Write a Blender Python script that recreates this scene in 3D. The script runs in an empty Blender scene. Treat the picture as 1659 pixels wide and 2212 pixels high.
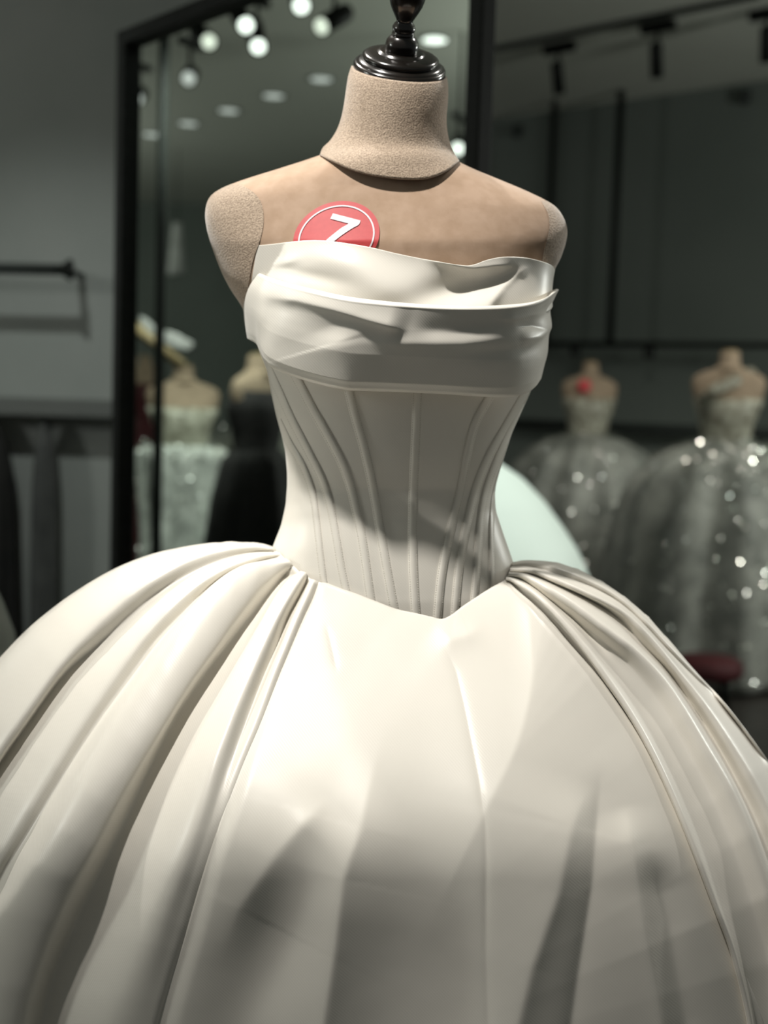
import bpy, bmesh, math, random
import numpy as np
from mathutils import Vector, Matrix

random.seed(7)
rng = np.random.default_rng(7)
SC = bpy.context.scene
COL = SC.collection

# ------------------------------------------------------------------ camera
F, CX, CY = 2600.0, 829.5, 1106.0
CAM = np.array([0.0, 0.0, 1.31])
PITCH, ROLL = math.atan((1106 - 900) / F), math.radians(1.8)
fwd = np.array([0, math.cos(PITCH), -math.sin(PITCH)])
r0 = np.array([1.0, 0, 0]); u0 = np.array([0, math.sin(PITCH), math.cos(PITCH)])
RT = math.cos(ROLL) * r0 + math.sin(ROLL) * u0
UP = -math.sin(ROLL) * r0 + math.cos(ROLL) * u0
cd = bpy.data.cameras.new('camera'); cam = bpy.data.objects.new('camera', cd); COL.objects.link(cam)
M = Matrix.Identity(4)
for i in range(3):
    M[i][0], M[i][1], M[i][2], M[i][3] = RT[i], UP[i], -fwd[i], CAM[i]
cam.matrix_world = M
cd.sensor_width = 36; cd.lens = F / 2212 * 36
cd.clip_start = 0.05
cd.dof.use_dof = True; cd.dof.focus_distance = 1.14; cd.dof.aperture_fstop = cd.lens / 13.0
SC.camera = cam

# ------------------------------------------------------------------ world, lights, exposure
SC.view_settings.view_transform = 'Standard'; SC.view_settings.look = 'None'
SC.view_settings.exposure = 0.0; SC.view_settings.gamma = 1.0
SC.view_settings.use_curve_mapping = False
w = bpy.data.worlds.new('world'); SC.world = w; w.use_nodes = True
w.node_tree.nodes['Background'].inputs[0].default_value = (0.90, 0.95, 0.90, 1)
w.node_tree.nodes['Background'].inputs[1].default_value = 0.115

def spot(name, loc, target, power, angle, blend=0.6, size=0.05, color=(1, 0.96, 0.90)):
    l = bpy.data.lights.new(name, 'SPOT'); l.energy = power; l.spot_size = math.radians(angle)
    l.spot_blend = blend; l.shadow_soft_size = size; l.color = color
    o = bpy.data.objects.new(name, l); COL.objects.link(o); o.location = loc
    o.rotation_euler = (Vector(target) - Vector(loc)).to_track_quat('-Z', 'Y').to_euler()
    return o
# track lamps above the gown (out of frame)
spot('key_spot', (-0.72, 0.50, 3.45), (0.0, 1.37, 1.19), 350, 27, 1.0, 0.07)
spot('rim_spot', (-0.85, 2.05, 3.40), (-0.12, 1.30, 1.15), 150, 36, 0.7, 0.05)
spot('side_spot', (1.5, 2.2, 3.4), (0.15, 1.30, 1.15), 80, 34, 0.9, 0.08)
# lamps over the rest of the shop
spot('gown_lamp', (1.0, 5.6, 3.5), (1.3, 7.5, 0.9), 80, 60, 0.8, 0.05, (1, 0.98, 0.9))
spot('gown_lamp', (2.6, 4.9, 3.5), (1.9, 6.6, 0.8), 70, 60, 0.8, 0.05, (1, 0.98, 0.9))
spot('white_gown_lamp', (0.75, 2.6, 3.5), (0.42, 3.50, 0.95), 260, 30, 0.8, 0.05, (0.9, 1.0, 0.93))
spot('wall_lamp', (-1.25, 2.3, 3.5), (-1.08, 4.3, 0.9), 130, 44, 1.0, 0.05, (0.93, 1, 0.95))
spot('mirror_gown_lamp', (-2.0, 3.2, 3.5), (-3.55, 3.70, 0.75), 420, 24, 0.6, 0.05, (0.95, 1.0, 0.93))
def fill_point(name, loc, power, size=0.25):
    l = bpy.data.lights.new(name, 'POINT'); l.energy = power; l.shadow_soft_size = size; l.color = (0.97, 1.0, 0.94)
    o = bpy.data.objects.new(name, l); COL.objects.link(o); o.location = loc
# added unseen point lights that brighten the dim ceiling and walls
fill_point('fill_light', (4.6, 4.2, 2.5), 190)
fill_point('fill_light', (-4.8, 0.6, 2.5), 150)
fill_point('fill_light', (-7.0, 7.0, 2.5), 90)

def ray(px, py):
    px = np.asarray(px, float)[..., None]; py = np.asarray(py, float)[..., None]
    return fwd + RT * (px - CX) / F - UP * (py - CY) / F
def U(px, py, Y):
    """world point on the sight line of a pixel at world depth Y"""
    d = ray(px, py); Y = np.asarray(Y, float)[..., None]
    return CAM + d * (Y / d[..., 1:2])

# ------------------------------------------------------------------ curve and field helpers
def crom(pts, n, closed=False):
    """centripetal-ish Catmull-Rom resample, even in arc length"""
    p = np.asarray(pts, float)
    q = np.vstack([2 * p[0] - p[1], p, 2 * p[-1] - p[-2]])
    out = []
    for i in range(len(p) - 1):
        a, b, c, d = q[i:i + 4]
        for t in np.linspace(0, 1, 24, endpoint=False):
            out.append(0.5 * (2 * b + (c - a) * t + (2 * a - 5 * b + 4 * c - d) * t * t + (3 * b - a - 3 * c + d) * t ** 3))
    out.append(p[-1]); out = np.array(out)
    k = min(2, out.shape[1])
    s = np.r_[0, np.cumsum(np.linalg.norm(np.diff(out[:, :k], axis=0), axis=1))]
    t = np.linspace(0, s[-1], n)
    return np.stack([np.interp(t, s, out[:, j]) for j in range(out.shape[1])], 1)
def pdist(px, py, line):
    """distance to a pixel polyline, position along it (0..1) and side"""
    line = np.asarray(line, float); px = np.asarray(px, float); py = np.asarray(py, float)
    best = np.full(px.shape, 1e9); al = np.zeros(px.shape); sd = np.zeros(px.shape)
    L = np.linalg.norm(np.diff(line, axis=0), axis=1); tot = L.sum(); acc = 0
    for i in range(len(line) - 1):
        a = line[i]; v = line[i + 1] - a; l2 = v @ v
        t = np.clip(((px - a[0]) * v[0] + (py - a[1]) * v[1]) / l2, 0, 1)
        dx = px - a[0] - t * v[0]; dy = py - a[1] - t * v[1]
        d = np.hypot(dx, dy); m = d < best
        best = np.where(m, d, best); al = np.where(m, (acc + t * L[i]) / tot, al)
        sd = np.where(m, np.sign(v[0] * dy - v[1] * dx), sd); acc += L[i]
    return best, al, sd
def sstep(a, b, x):
    t = np.clip((np.asarray(x, float) - a) / (b - a), 0, 1); return t * t * (3 - 2 * t)
def ridge(px, py, line, amp, wl, wr, soft=3.0, fade=(0.15, 0.25)):
    """a crease along a polyline; wl / wr = how far it falls off on each side (pixels)"""
    d, a, s = pdist(px, py, line)
    wd = np.where(s > 0, wl, wr)
    e = np.exp(-np.maximum(np.sqrt(d * d + soft * soft) - soft, 0) / wd)
    f = np.ones_like(a)
    if fade[0]: f = f * sstep(0, fade[0], a)
    if fade[1]: f = f * sstep(0, fade[1], 1 - a)
    return amp * e * f
def blob(px, py, cx, cy, sx, sy, ang, amp):
    c, s = math.cos(math.radians(ang)), math.sin(math.radians(ang))
    x = (px - cx) * c + (py - cy) * s; y = -(px - cx) * s + (py - cy) * c
    return amp * np.exp(-0.5 * ((x / sx) ** 2 + (y / sy) ** 2))

# ------------------------------------------------------------------ object helpers
def tag(o, label=None, cat=None, group=None, kind=None):
    if label: o['label'] = label
    if cat: o['category'] = cat
    if group: o['group'] = group
    if kind: o['kind'] = kind
    return o
def mesh(name, verts, faces, mat, parent=None, smooth=True):
    me = bpy.data.meshes.new(name)
    me.from_pydata([tuple(map(float, v)) for v in verts], [], [tuple(f) for f in faces])
    me.update()
    if mat: me.materials.append(mat)
    if smooth: me.polygons.foreach_set('use_smooth', [True] * len(me.polygons))
    o = bpy.data.objects.new(name, me); COL.objects.link(o)
    if parent is not None:
        o.parent = parent; o.matrix_parent_inverse = Matrix.Translation(parent.location).inverted()
    return o
def grid(name, P, mat, parent=None, closed=False, thick=0.0, smooth=True, caps=False, offset=-1):
    """P[row][col] of points -> sheet; closed wraps the columns"""
    P = np.asarray(P); nr, nc = P.shape[:2]
    faces = []
    for i in range(nr - 1):
        for j in range(nc if closed else nc - 1):
            k = (j + 1) % nc
            faces.append((i * nc + j, (i + 1) * nc + j, (i + 1) * nc + k, i * nc + k))
    if caps:
        faces.append(tuple(range(nc))); faces.append(tuple((nr - 1) * nc + j for j in reversed(range(nc))))
    o = mesh(name, P.reshape(-1, 3), faces, mat, parent, smooth)
    if thick:
        m = o.modifiers.new('thickness', 'SOLIDIFY'); m.thickness = thick; m.offset = offset
    return o
def empty(name, loc):
    o = bpy.data.objects.new(name, None); o.location = tuple(map(float, loc)); COL.objects.link(o)
    o.empty_display_size = 0.1
    return o
def boxes(name, lst, mat, parent=None, bev=0.0):
    bm = bmesh.new()
    for (c, s) in lst:
        bmesh.ops.create_cube(bm, size=1, matrix=Matrix.Translation(Vector(c)) @ Matrix.Diagonal((*s, 1)))
    me = bpy.data.meshes.new(name); bm.to_mesh(me); bm.free()
    if mat: me.materials.append(mat)
    o = bpy.data.objects.new(name, me); COL.objects.link(o)
    if parent is not None:
        o.parent = parent; o.matrix_parent_inverse = Matrix.Translation(parent.location).inverted()
    if bev:
        m = o.modifiers.new('edge', 'BEVEL'); m.width = bev; m.segments = 2
    return o
def frame_from(axis):
    a = np.asarray(axis, float); a = a / np.linalg.norm(a)
    h = np.array([1.0, 0, 0]) if abs(a[0]) < 0.8 else np.array([0, 1.0, 0])
    e1 = h - a * (h @ a); e1 /= np.linalg.norm(e1); e2 = np.cross(a, e1)
    return e1, e2, a
def lathe(name, origin, axis, prof, mat, parent=None, n=40, smooth=True, caps=True):
    e1, e2, a = frame_from(axis)
    th = np.linspace(0, 2 * math.pi, n, endpoint=False)
    P = np.array([[np.asarray(origin) + a * h + max(r, 1e-4) * (e1 * math.cos(t) + e2 * math.sin(t)) for t in th] for r, h in prof])
    return grid(name, P, mat, parent, closed=True, smooth=smooth, caps=caps)
def tube(name, pts, r, mat, parent=None, n=10):
    pts = [np.asarray(p, float) for p in pts]
    rows = []
    for i, p in enumerate(pts):
        d = pts[min(i + 1, len(pts) - 1)] - pts[max(i - 1, 0)]
        e1, e2, a = frame_from(d)
        rows.append([p + r * (e1 * math.cos(t) + e2 * math.sin(t)) for t in np.linspace(0, 2 * math.pi, n, endpoint=False)])
    return grid(name, rows, mat, parent, closed=True, caps=True)

# ------------------------------------------------------------------ materials
def mat(name, color, rough=0.5, metal=0.0, **kw):
    m = bpy.data.materials.new(name); m.use_nodes = True
    b = m.node_tree.nodes['Principled BSDF']
    b.inputs['Base Color'].default_value = (*color, 1); b.inputs['Roughness'].default_value = rough
    b.inputs['Metallic'].default_value = metal
    for k, v in kw.items():
        b.inputs[k.replace('_', ' ')].default_value = v
    return m
def nodes(m): return m.node_tree.nodes, m.node_tree.links, m.node_tree.nodes['Principled BSDF']
def noisy(m, c1, c2, scale, detail=4, bump=0.0, bdist=0.001, lo=0.35, hi=0.65):
    N, L, b = nodes(m)
    tc = N.new('ShaderNodeTexCoord'); no = N.new('ShaderNodeTexNoise'); no.inputs['Scale'].default_value = scale
    no.inputs['Detail'].default_value = detail
    L.new(tc.outputs['Object'], no.inputs['Vector'])
    cr = N.new('ShaderNodeValToRGB'); cr.color_ramp.elements[0].position = lo; cr.color_ramp.elements[1].position = hi
    cr.color_ramp.elements[0].color = (*c1, 1); cr.color_ramp.elements[1].color = (*c2, 1)
    L.new(no.outputs['Fac'], cr.inputs['Fac']); L.new(cr.outputs['Color'], b.inputs['Base Color'])
    if bump:
        bp = N.new('ShaderNodeBump'); bp.inputs['Strength'].default_value = bump; bp.inputs['Distance'].default_value = bdist
        L.new(no.outputs['Fac'], bp.inputs['Height']); L.new(bp.outputs['Normal'], b.inputs['Normal'])
    return m
def satin(name, color, rough=0.36, twill=True):
    m = mat(name, color, rough, Specular_IOR_Level=0.45, Sheen_Weight=0.15, Sheen_Roughness=0.4)
    N, L, b = nodes(m)
    tc = N.new('ShaderNodeTexCoord'); mp = N.new('ShaderNodeMapping'); mp.inputs['Rotation'].default_value = (0.3, 0.78, 0.2)
    L.new(tc.outputs['Object'], mp.inputs['Vector'])
    wv = N.new('ShaderNodeTexWave'); wv.inputs['Scale'].default_value = 150; wv.inputs['Distortion'].default_value = 0.6
    L.new(mp.outputs['Vector'], wv.inputs['Vector'])
    no = N.new('ShaderNodeTexNoise'); no.inputs['Scale'].default_value = 9; no.inputs['Detail'].default_value = 2
    L.new(tc.outputs['Object'], no.inputs['Vector'])
    b1 = N.new('ShaderNodeBump'); b1.inputs['Strength'].default_value = 0.05; b1.inputs['Distance'].default_value = 0.0006
    b2 = N.new('ShaderNodeBump'); b2.inputs['Strength'].default_value = 0.25; b2.inputs['Distance'].default_value = 0.006
    L.new(no.outputs['Fac'], b2.inputs['Height'])
    L.new(wv.outputs['Fac'], b1.inputs['Height']); L.new(b2.outputs['Normal'], b1.inputs['Normal'])
    L.new(b1.outputs['Normal'], b.inputs['Normal'])
    return m
M_SATIN = satin('ivory satin', (0.80, 0.765, 0.69))
M_VELVET = mat('tan velvet', (0.42, 0.30, 0.20), 0.85, Sheen_Weight=0.5, Sheen_Roughness=0.35, Specular_IOR_Level=0.2)
noisy(M_VELVET, (0.40, 0.28, 0.195), (0.46, 0.33, 0.24), 60, 6, 0.25, 0.002)
M_NECK = mat('speckled beige velvet', (0.4, 0.33, 0.26), 0.8, Sheen_Weight=0.6, Sheen_Roughness=0.35, Specular_IOR_Level=0.3)
noisy(M_NECK, (0.27, 0.205, 0.15), (0.52, 0.41, 0.31), 620, 3, 0.6, 0.0018, 0.32, 0.68)
M_LACQ = mat('black lacquered wood', (0.008, 0.006, 0.005), 0.22, Coat_Weight=0.4, Coat_Roughness=0.1)
noisy(M_LACQ, (0.006, 0.005, 0.004), (0.014, 0.010, 0.008), 30, 3)
M_RED = mat('red print', (0.55, 0.06, 0.065), 0.5); noisy(M_RED, (0.53, 0.057, 0.063), (0.57, 0.063, 0.068), 200)
M_WHITE = mat('white print', (0.82, 0.78, 0.82), 0.5); noisy(M_WHITE, (0.80, 0.77, 0.81), (0.84, 0.80, 0.84), 200)
M_WALL = mat('grey painted wall', (0.2, 0.21, 0.2), 0.8); noisy(M_WALL, (0.235, 0.25, 0.235), (0.265, 0.275, 0.26), 2.2, 3, 0.05, 0.002)
M_BWALL = mat('dark grey green wall', (0.1, 0.12, 0.11), 0.8); noisy(M_BWALL, (0.118, 0.138, 0.122), (0.138, 0.158, 0.141), 1.0, 3, 0.05, 0.002)
M_CEIL = mat('grey ceiling paint', (0.2, 0.21, 0.19), 0.85); noisy(M_CEIL, (0.56, 0.58, 0.51), (0.60, 0.62, 0.55), 0.8, 3)
M_FLOOR = mat('dark floor', (0.03, 0.027, 0.024), 0.45); noisy(M_FLOOR, (0.024, 0.021, 0.018), (0.04, 0.035, 0.03), 5, 5, 0.1)
M_BLACK = mat('black metal', (0.006, 0.007, 0.006), 0.6, Specular_IOR_Level=0.15); noisy(M_BLACK, (0.005, 0.006, 0.005), (0.009, 0.010, 0.009), 40)
M_RAIL = mat('dark grey metal', (0.02, 0.024, 0.022), 0.6, Specular_IOR_Level=0.2); noisy(M_RAIL, (0.017, 0.021, 0.019), (0.026, 0.030, 0.027), 40)
M_MIRROR = mat('mirror silvering', (0.70, 0.75, 0.71), 0.0, 1.0)
M_TULLE = mat('silver grey tulle', (0.2, 0.21, 0.19), 0.6); noisy(M_TULLE, (0.17, 0.18, 0.16), (0.38, 0.39, 0.35), 7, 6, 0.3, 0.01)
M_GLIT = mat('pale glitter tulle', (0.5, 0.52, 0.48), 0.5); noisy(M_GLIT, (0.36, 0.38, 0.35), (0.62, 0.65, 0.60), 9, 6, 0.3, 0.01)
M_LACE = mat('beaded champagne lace', (0.3, 0.29, 0.22), 0.5); noisy(M_LACE, (0.16, 0.15, 0.11), (0.42, 0.42, 0.34), 22, 5, 0.4, 0.01)
M_SEQ = mat('sequin silver', (0.9, 0.92, 0.88), 0.22, 1.0); noisy(M_SEQ, (0.75, 0.85, 0.8), (1.0, 0.97, 0.88), 3)
M_PALE = satin('mint white satin', (0.74, 0.80, 0.74), 0.5)
M_SKIN = mat('tan form fabric', (0.30, 0.23, 0.16), 0.85); noisy(M_SKIN, (0.27, 0.205, 0.14), (0.34, 0.26, 0.18), 30)
M_DARK = mat('black cloth', (0.01, 0.01, 0.01), 0.8); noisy(M_DARK, (0.008, 0.008, 0.008), (0.016, 0.015, 0.014), 20)
M_GREYC = mat('charcoal cloth', (0.035, 0.037, 0.036), 0.8); noisy(M_GREYC, (0.03, 0.032, 0.031), (0.05, 0.052, 0.05), 12)
M_CRIM = mat('dark red cloth', (0.10, 0.008, 0.012), 0.7); noisy(M_CRIM, (0.05, 0.004, 0.006), (0.08, 0.007, 0.010), 15)
M_SILV = mat('silver satin', (0.62, 0.63, 0.60), 0.3); noisy(M_SILV, (0.36, 0.37, 0.35), (0.46, 0.47, 0.45), 10)
M_OCHRE = mat('tan wood', (0.22, 0.17, 0.08), 0.6); noisy(M_OCHRE, (0.19, 0.145, 0.07), (0.26, 0.20, 0.10), 12)
def emit(name, c, s):
    m = mat(name, (0.05, 0.05, 0.05)); N, L, b = nodes(m)
    b.inputs['Emission Color'].default_value = (*c, 1); b.inputs['Emission Strength'].default_value = s
    return m
M_LENS = emit('lit lamp lens', (0.93, 1.0, 0.92), 2.6)
M_LENSDIM = emit('side-on lamp lens', (0.93, 1.0, 0.85), 1.3)
M_DOWN = emit('lit downlight', (0.94, 1.0, 0.94), 0.75)

# ================================================================== SETTING
CEIL = 3.68
def quad(name, a, b, c, d, m, thick=0.05):
    a, b, c, d = [np.asarray(p, float) for p in (a, b, c, d)]
    n = np.cross(b - a, d - a); n /= np.linalg.norm(n)
    V = [a, b, c, d] + [p - n * thick for p in (a, b, c, d)]
    Fc = [(0, 1, 2, 3), (7, 6, 5, 4), (0, 4, 5, 1), (1, 5, 6, 2), (2, 6, 7, 3), (3, 7, 4, 0)]
    return tag(mesh(name, V, Fc, m, smooth=False), kind='structure')
quad('floor', (-12, -2.5, 0), (6, -2.5, 0), (6, 14, 0), (-12, 14, 0), M_FLOOR)
quad('ceiling', (-12, 14, CEIL), (6, 14, CEIL), (6, -0.5, CEIL), (-12, -0.5, CEIL), M_CEIL)
# oblique wall behind the silver gowns
WB0 = U(1300, 900, 9.1); WDIR = np.array([-1.32, 1.0, 0]) / math.hypot(1.32, 1.0)
def wb(t, z): p = WB0 + WDIR * t; return np.array([p[0], p[1], z])
quad('wall_back', wb(8.5, 0), wb(-5.2, 0), wb(-5.2, CEIL), wb(8.5, CEIL), M_BWALL)
# partition wall at the left
quad('wall_left', (-2.3, 4.3, 0), (-0.55, 4.3, 0), (-0.55, 4.3, CEIL), (-2.3, 4.3, CEIL), M_WALL, 0.12)
quad('wall_side', (-11.4, -2, 0), (-11.4, 14, 0), (-11.4, 14, CEIL), (-11.4, -2, CEIL), M_BWALL)

# ================================================================== MIRROR
YL = 3.2
A0 = U(285, 72, YL)
mdir = np.array([0.684, -0.729, 0.0])
mn = np.array([-0.729, -0.684, 0.0])
# length of the mirror up to the right stile (pixel column 1042)
d_ = ray(1044, 300); lo_, hi_ = 0.2, 3.0
for _ in range(60):
    t_ = (lo_ + hi_) / 2; p_ = A0 + mdir * t_
    if p_[0] / p_[1] < d_[0] / d_[1]: lo_ = t_
    else: hi_ = t_
MW = t_; MTOP = A0[2]
def mp_(s, z, o=0.0):
    p = A0 + mdir * s + mn * o; return np.array([p[0], p[1], z])
def mbar(name, s0, s1, z0, z1, dep, m, par):
    V = [mp_(s, z, o) for o in (-0.005, dep) for (s, z) in ((s0, z0), (s1, z0), (s1, z1), (s0, z1))]
    o = mesh(name, V, [(3, 2, 1, 0), (4, 5, 6, 7), (0, 1, 5, 4), (1, 2, 6, 5), (2, 3, 7, 6), (3, 0, 4, 7)], m, par, smooth=False)
    b = o.modifiers.new('edge', 'BEVEL'); b.width = 0.004; b.segments = 2
    return o
mir = empty('floor_mirror', mp_(MW / 2, 0))
tag(mir, 'tall floor-standing mirror in a slim black frame behind the dress form', 'mirror')
bw = 0.036
mbar('frame_stile', -bw / 2, bw / 2, 0.0, MTOP, 0.035, M_BLACK, mir)
mbar('frame_stile', MW - bw / 2, MW + bw / 2, 0.0, MTOP, 0.035, M_BLACK, mir)
mbar('frame_rail', -bw / 2, MW + bw / 2, MTOP - bw, MTOP, 0.034, M_BLACK, mir)
mbar('frame_rail', -bw / 2, MW + bw / 2, 0.0, bw, 0.034, M_BLACK, mir)
g = mbar('mirror_glass', 0.0, MW, 0.02, MTOP - 0.02, 0.008, M_MIRROR, mir); g.modifiers.clear()
g['label'] = 'silvered mirror pane'
mbar('backing_board', 0.0, MW, 0.01, MTOP - 0.01, -0.02, M_BLACK, mir)
MP = mp_(0, 0, 0.008)
def refl(p):
    p = np.asarray(p, float); return p - 2 * ((p - MP) @ mn) * mn
def reflv(v):
    v = np.asarray(v, float); return v - 2 * (v @ mn) * mn
def V_(px, py, Yv):
    """real place of something seen in the mirror at that pixel and apparent depth"""
    return refl(U(px, py, Yv))

# ================================================================== LAMPS
def track_lamp(label, ctr, aim, lens_mat=None, group=None, r=0.045, L=0.17, box=(0.17, 0.035, 0.03), boxdir=(1, 0, 0), drop=0.10):
    """a cylinder head centred at ctr, aimed along aim, hung from an adapter on the ceiling track above"""
    aim = np.asarray(aim, float); aim /= np.linalg.norm(aim)
    ctr = np.asarray(ctr, float)
    top = np.array([ctr[0], ctr[1], ctr[2] + drop])
    t = empty('track_spotlight', (ctr[0], ctr[1], CEIL)); tag(t, label, 'spotlight', group)
    bd = np.asarray(boxdir, float); bd /= np.linalg.norm(bd); sd = np.array([-bd[1], bd[0], 0])
    z = np.array([0, 0, 1.0])
    Vs = [top + bd * sx * box[0] / 2 + sd * sy * box[1] / 2 + z * sz * box[2] / 2 for sz in (-1, 1) for (sx, sy) in ((-1, -1), (1, -1), (1, 1), (-1, 1))]
    a = mesh('adapter', Vs, [(3, 2, 1, 0), (4, 5, 6, 7), (0, 1, 5, 4), (1, 2, 6, 5), (2, 3, 7, 6), (3, 0, 4, 7)], M_BLACK, t, smooth=False)
    if top[2] + box[2] / 2 < CEIL - 0.005:
        tube('hanger', [top, [top[0], top[1], CEIL]], 0.008, M_BLACK, t, 8)
    tube('stem', [top, ctr], 0.010, M_BLACK, t, 8)
    hd = lathe('lamp_head', ctr, aim, [(r * 0.6, -L / 2), (r * 0.95, -L / 2 + 0.01), (r, -L / 2 + 0.02), (r, L / 2), (r * 0.90, L / 2), (r * 0.88, L / 2 - 0.015), (0.0, L / 2 - 0.015)], M_BLACK, t, 24, caps=False)
    if lens_mat:
        lathe('lens', ctr, aim, [(0, L / 2 - 0.001), (r * 0.80, L / 2 - 0.001), (r * 0.80, L / 2 - 0.012)], lens_mat, t, 24, caps=False)
    return t
def track_bar(label, a, b, z):
    a = np.array([a[0], a[1], z]); b = np.array([b[0], b[1], z])
    d = (b - a) / np.linalg.norm(b - a); s = np.array([-d[1], d[0], 0]) * 0.018; up = np.array([0, 0, 0.014])
    Vs = [p + i * s + j * up for p in (a, b) for (i, j) in ((-1, -1), (1, -1), (1, 1), (-1, 1))]
    t = mesh('lighting_track', Vs, [(0, 1, 2, 3), (7, 6, 5, 4), (0, 4, 5, 1), (1, 5, 6, 2), (2, 6, 7, 3), (3, 7, 4, 0)], M_RAIL, smooth=False)
    return tag(t, label, 'track')
# direct view, right of the mirror
def ceil_pt(px, py):
    d = ray(px, py); return CAM + d * ((CEIL - 0.02 - CAM[2]) / d[2])
ta, tb = ceil_pt(1000, 122), ceil_pt(1640, -8)
track_bar('thin lighting track along the ceiling right of the mirror', ta, tb, CEIL - 0.015)
td = tb - ta
for (px, py, ax, lab) in ((1205, 168, (0.18, 0.25, -1), 'dark track spotlight over the beaded gown, nearest the mirror frame'),
                          (1418, 130, (0.12, 0.2, -1), 'dark track spotlight second from the mirror frame, under a wide adapter'),
                          (1656, 95, (0.1, 0.2, -1), 'dark track spotlight cut by the right edge of the photo')):
    bx = ceil_pt({1205: 1190, 1418: 1443, 1656: 1650}[px], {1205: 100, 1418: 55, 1656: 25}[px])
    p = U(px, py, bx[1])
    track_lamp(lab, p, ax, None, 'dark track spotlights right of the mirror', r=0.037, L=0.20, box=(0.21, 0.06, 0.05), boxdir=td, drop=CEIL - 0.03 - p[2])

# seen in the mirror: lit heads (pixel, apparent depth, direction the face looks in the reflected view)
mlamps = [(652, 14, 5.2, (0.25, -1, -0.9), M_LENS, 'lit spotlight at the top edge above the neck cap'),
          (533, 56, 5.4, (0.45, -1, -0.8), M_LENS, 'lit spotlight, upper one of the bright pair'),
          (559, 102, 5.6, (0.25, -1, -0.9), M_LENS, 'lit spotlight, lower one of the bright pair'),
          (694, 58, 5.4, (-0.6, -1, -0.7), M_LENSDIM, 'spotlight with a yellowish oblique face right of the bright pair'),
          (453, 91, 5.8, (0.5, -1, -0.6), M_LENSDIM, 'dimmer spotlight left of the bright pair'),
          (408, 170, 6.2, (0.1, -1, -0.4), M_DOWN, 'grey-faced spotlight hanging lowest of the cluster'),
          (296, 214, 6.6, (0.1, -1, -0.4), M_DOWN, 'small spotlight beside the left mirror stile'),
          (990, 322, 7.5, (-0.1, -1, -0.5), M_LENS, 'small lit spotlight beside the neck of the dress form')]
for (px, py, Yv, ax, m, lab) in mlamps:
    vax = np.array(ax, float); vax /= np.linalg.norm(vax)
    rr = 0.042; L = 0.24
    c = U(px, py, Yv) - vax * (L / 2)
    track_lamp(lab + ', seen in the mirror', refl(c), reflv(vax), m, 'spotlights reflected in the mirror', r=rr, L=L, boxdir=reflv((0.6, 1, 0)), drop=0.16)
# recessed downlights reflected in the mirror
downs = [(695, 170, 'nearest the dress form'), (592, 206, 'second from the dress form'), (495, 238, 'third from the dress form'),
         (408, 266, 'fourth from the dress form'), (330, 290, 'closest to the left stile'), (940, 85, 'right of the neck cap')]
for (px, py, lab) in downs:
    p = V_(px, py, 1.0); d = ray(px, py); k = (CEIL - CAM[2]) / d[2]; vp = CAM + d * k; p = refl(vp)
    t = empty('downlight', (p[0], p[1], CEIL)); tag(t, 'round recessed ceiling downlight seen in the mirror, ' + lab, 'downlight', 'downlights reflected in the mirror')
    bright = M_LENS if px == 940 else M_DOWN
    lathe('trim_ring', (p[0], p[1], CEIL), (0, 0, -1), [(0.095, 0.0), (0.095, 0.008), (0.078, 0.010), (0.078, 0.002)], M_WALL, t, 28, caps=False)
    lathe('diffuser', (p[0], p[1], CEIL), (0, 0, -1), [(0.078, 0.0), (0.078, 0.005), (0.0, 0.006)], bright, t, 28, caps=False)
va, vb = refl(U(640, -120, 5.0)), refl(U(300, 190, 6.9))
track_bar('dark lighting track carrying the reflected spotlights', va, vb, CEIL - 0.02)
# a black steel upright reflected in the mirror
pa, pb = V_(356, 75, 5.0), V_(352, 470, 5.0)
tag(tube('rail_upright', [np.array([pa[0], pa[1], CEIL]), np.array([pa[0], pa[1], 0.0])], 0.022, M_RAIL), 'slim dark steel upright seen in the mirror near its left stile', 'upright')

# ================================================================== RAILS ON THE RIGHT
def rail_pt(px, py, off=0.25):
    """on a plane parallel to the back wall, off metres in front of it"""
    nrm = np.array([WDIR[1], -WDIR[0], 0.0]);
    if nrm[1] > 0: nrm = -nrm
    o = WB0 + nrm * off; d = ray(px, py)
    return CAM + d * (((o - CAM) @ nrm) / (d @ nrm))
rk = empty('garment_rail', rail_pt(1330, 745)); tag(rk, 'black ceiling-hung garment rail along the dark wall behind the silver gowns', 'rail')
tube('rail_bar', [rail_pt(1105, 742), rail_pt(1700, 746)], 0.022, M_BLACK, rk)
for (px, yt, yb) in ((1339, 172, 745), (1187, 190, 742)):
    a = rail_pt(px, yt); b = rail_pt(px - (22 if px > 1300 else 10), yb)
    tube('hanging_post', [np.array([b[0], b[1], CEIL]), b], 0.028 if px > 1300 else 0.024, M_BLACK, rk)
for (px, py) in ((1243, 757), (1402, 763)):
    p = rail_pt(px, py); boxes('bracket', [((p[0], p[1], p[2]), (0.07, 0.05, 0.08))], M_BLACK, rk, 0.006)
tag(tube('lower_rail', [rail_pt(1080, 912, 0.12), rail_pt(1700, 938, 0.12)], 0.035, M_RAIL), 'dark lower wall rail passing behind the silver gowns', 'rail')
for (px, py, lab) in ((1117, 282, 'small dark wall hook beside the mirror frame'), (1610, 208, 'small dark wall hook under the ceiling at the upper right')):
    p = rail_pt(px, py, 0.03); o = boxes('wall_hook', [((p[0], p[1], p[2]), (0.06, 0.05, 0.10))], M_RAIL, None, 0.01); tag(o, lab, 'hook')

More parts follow.
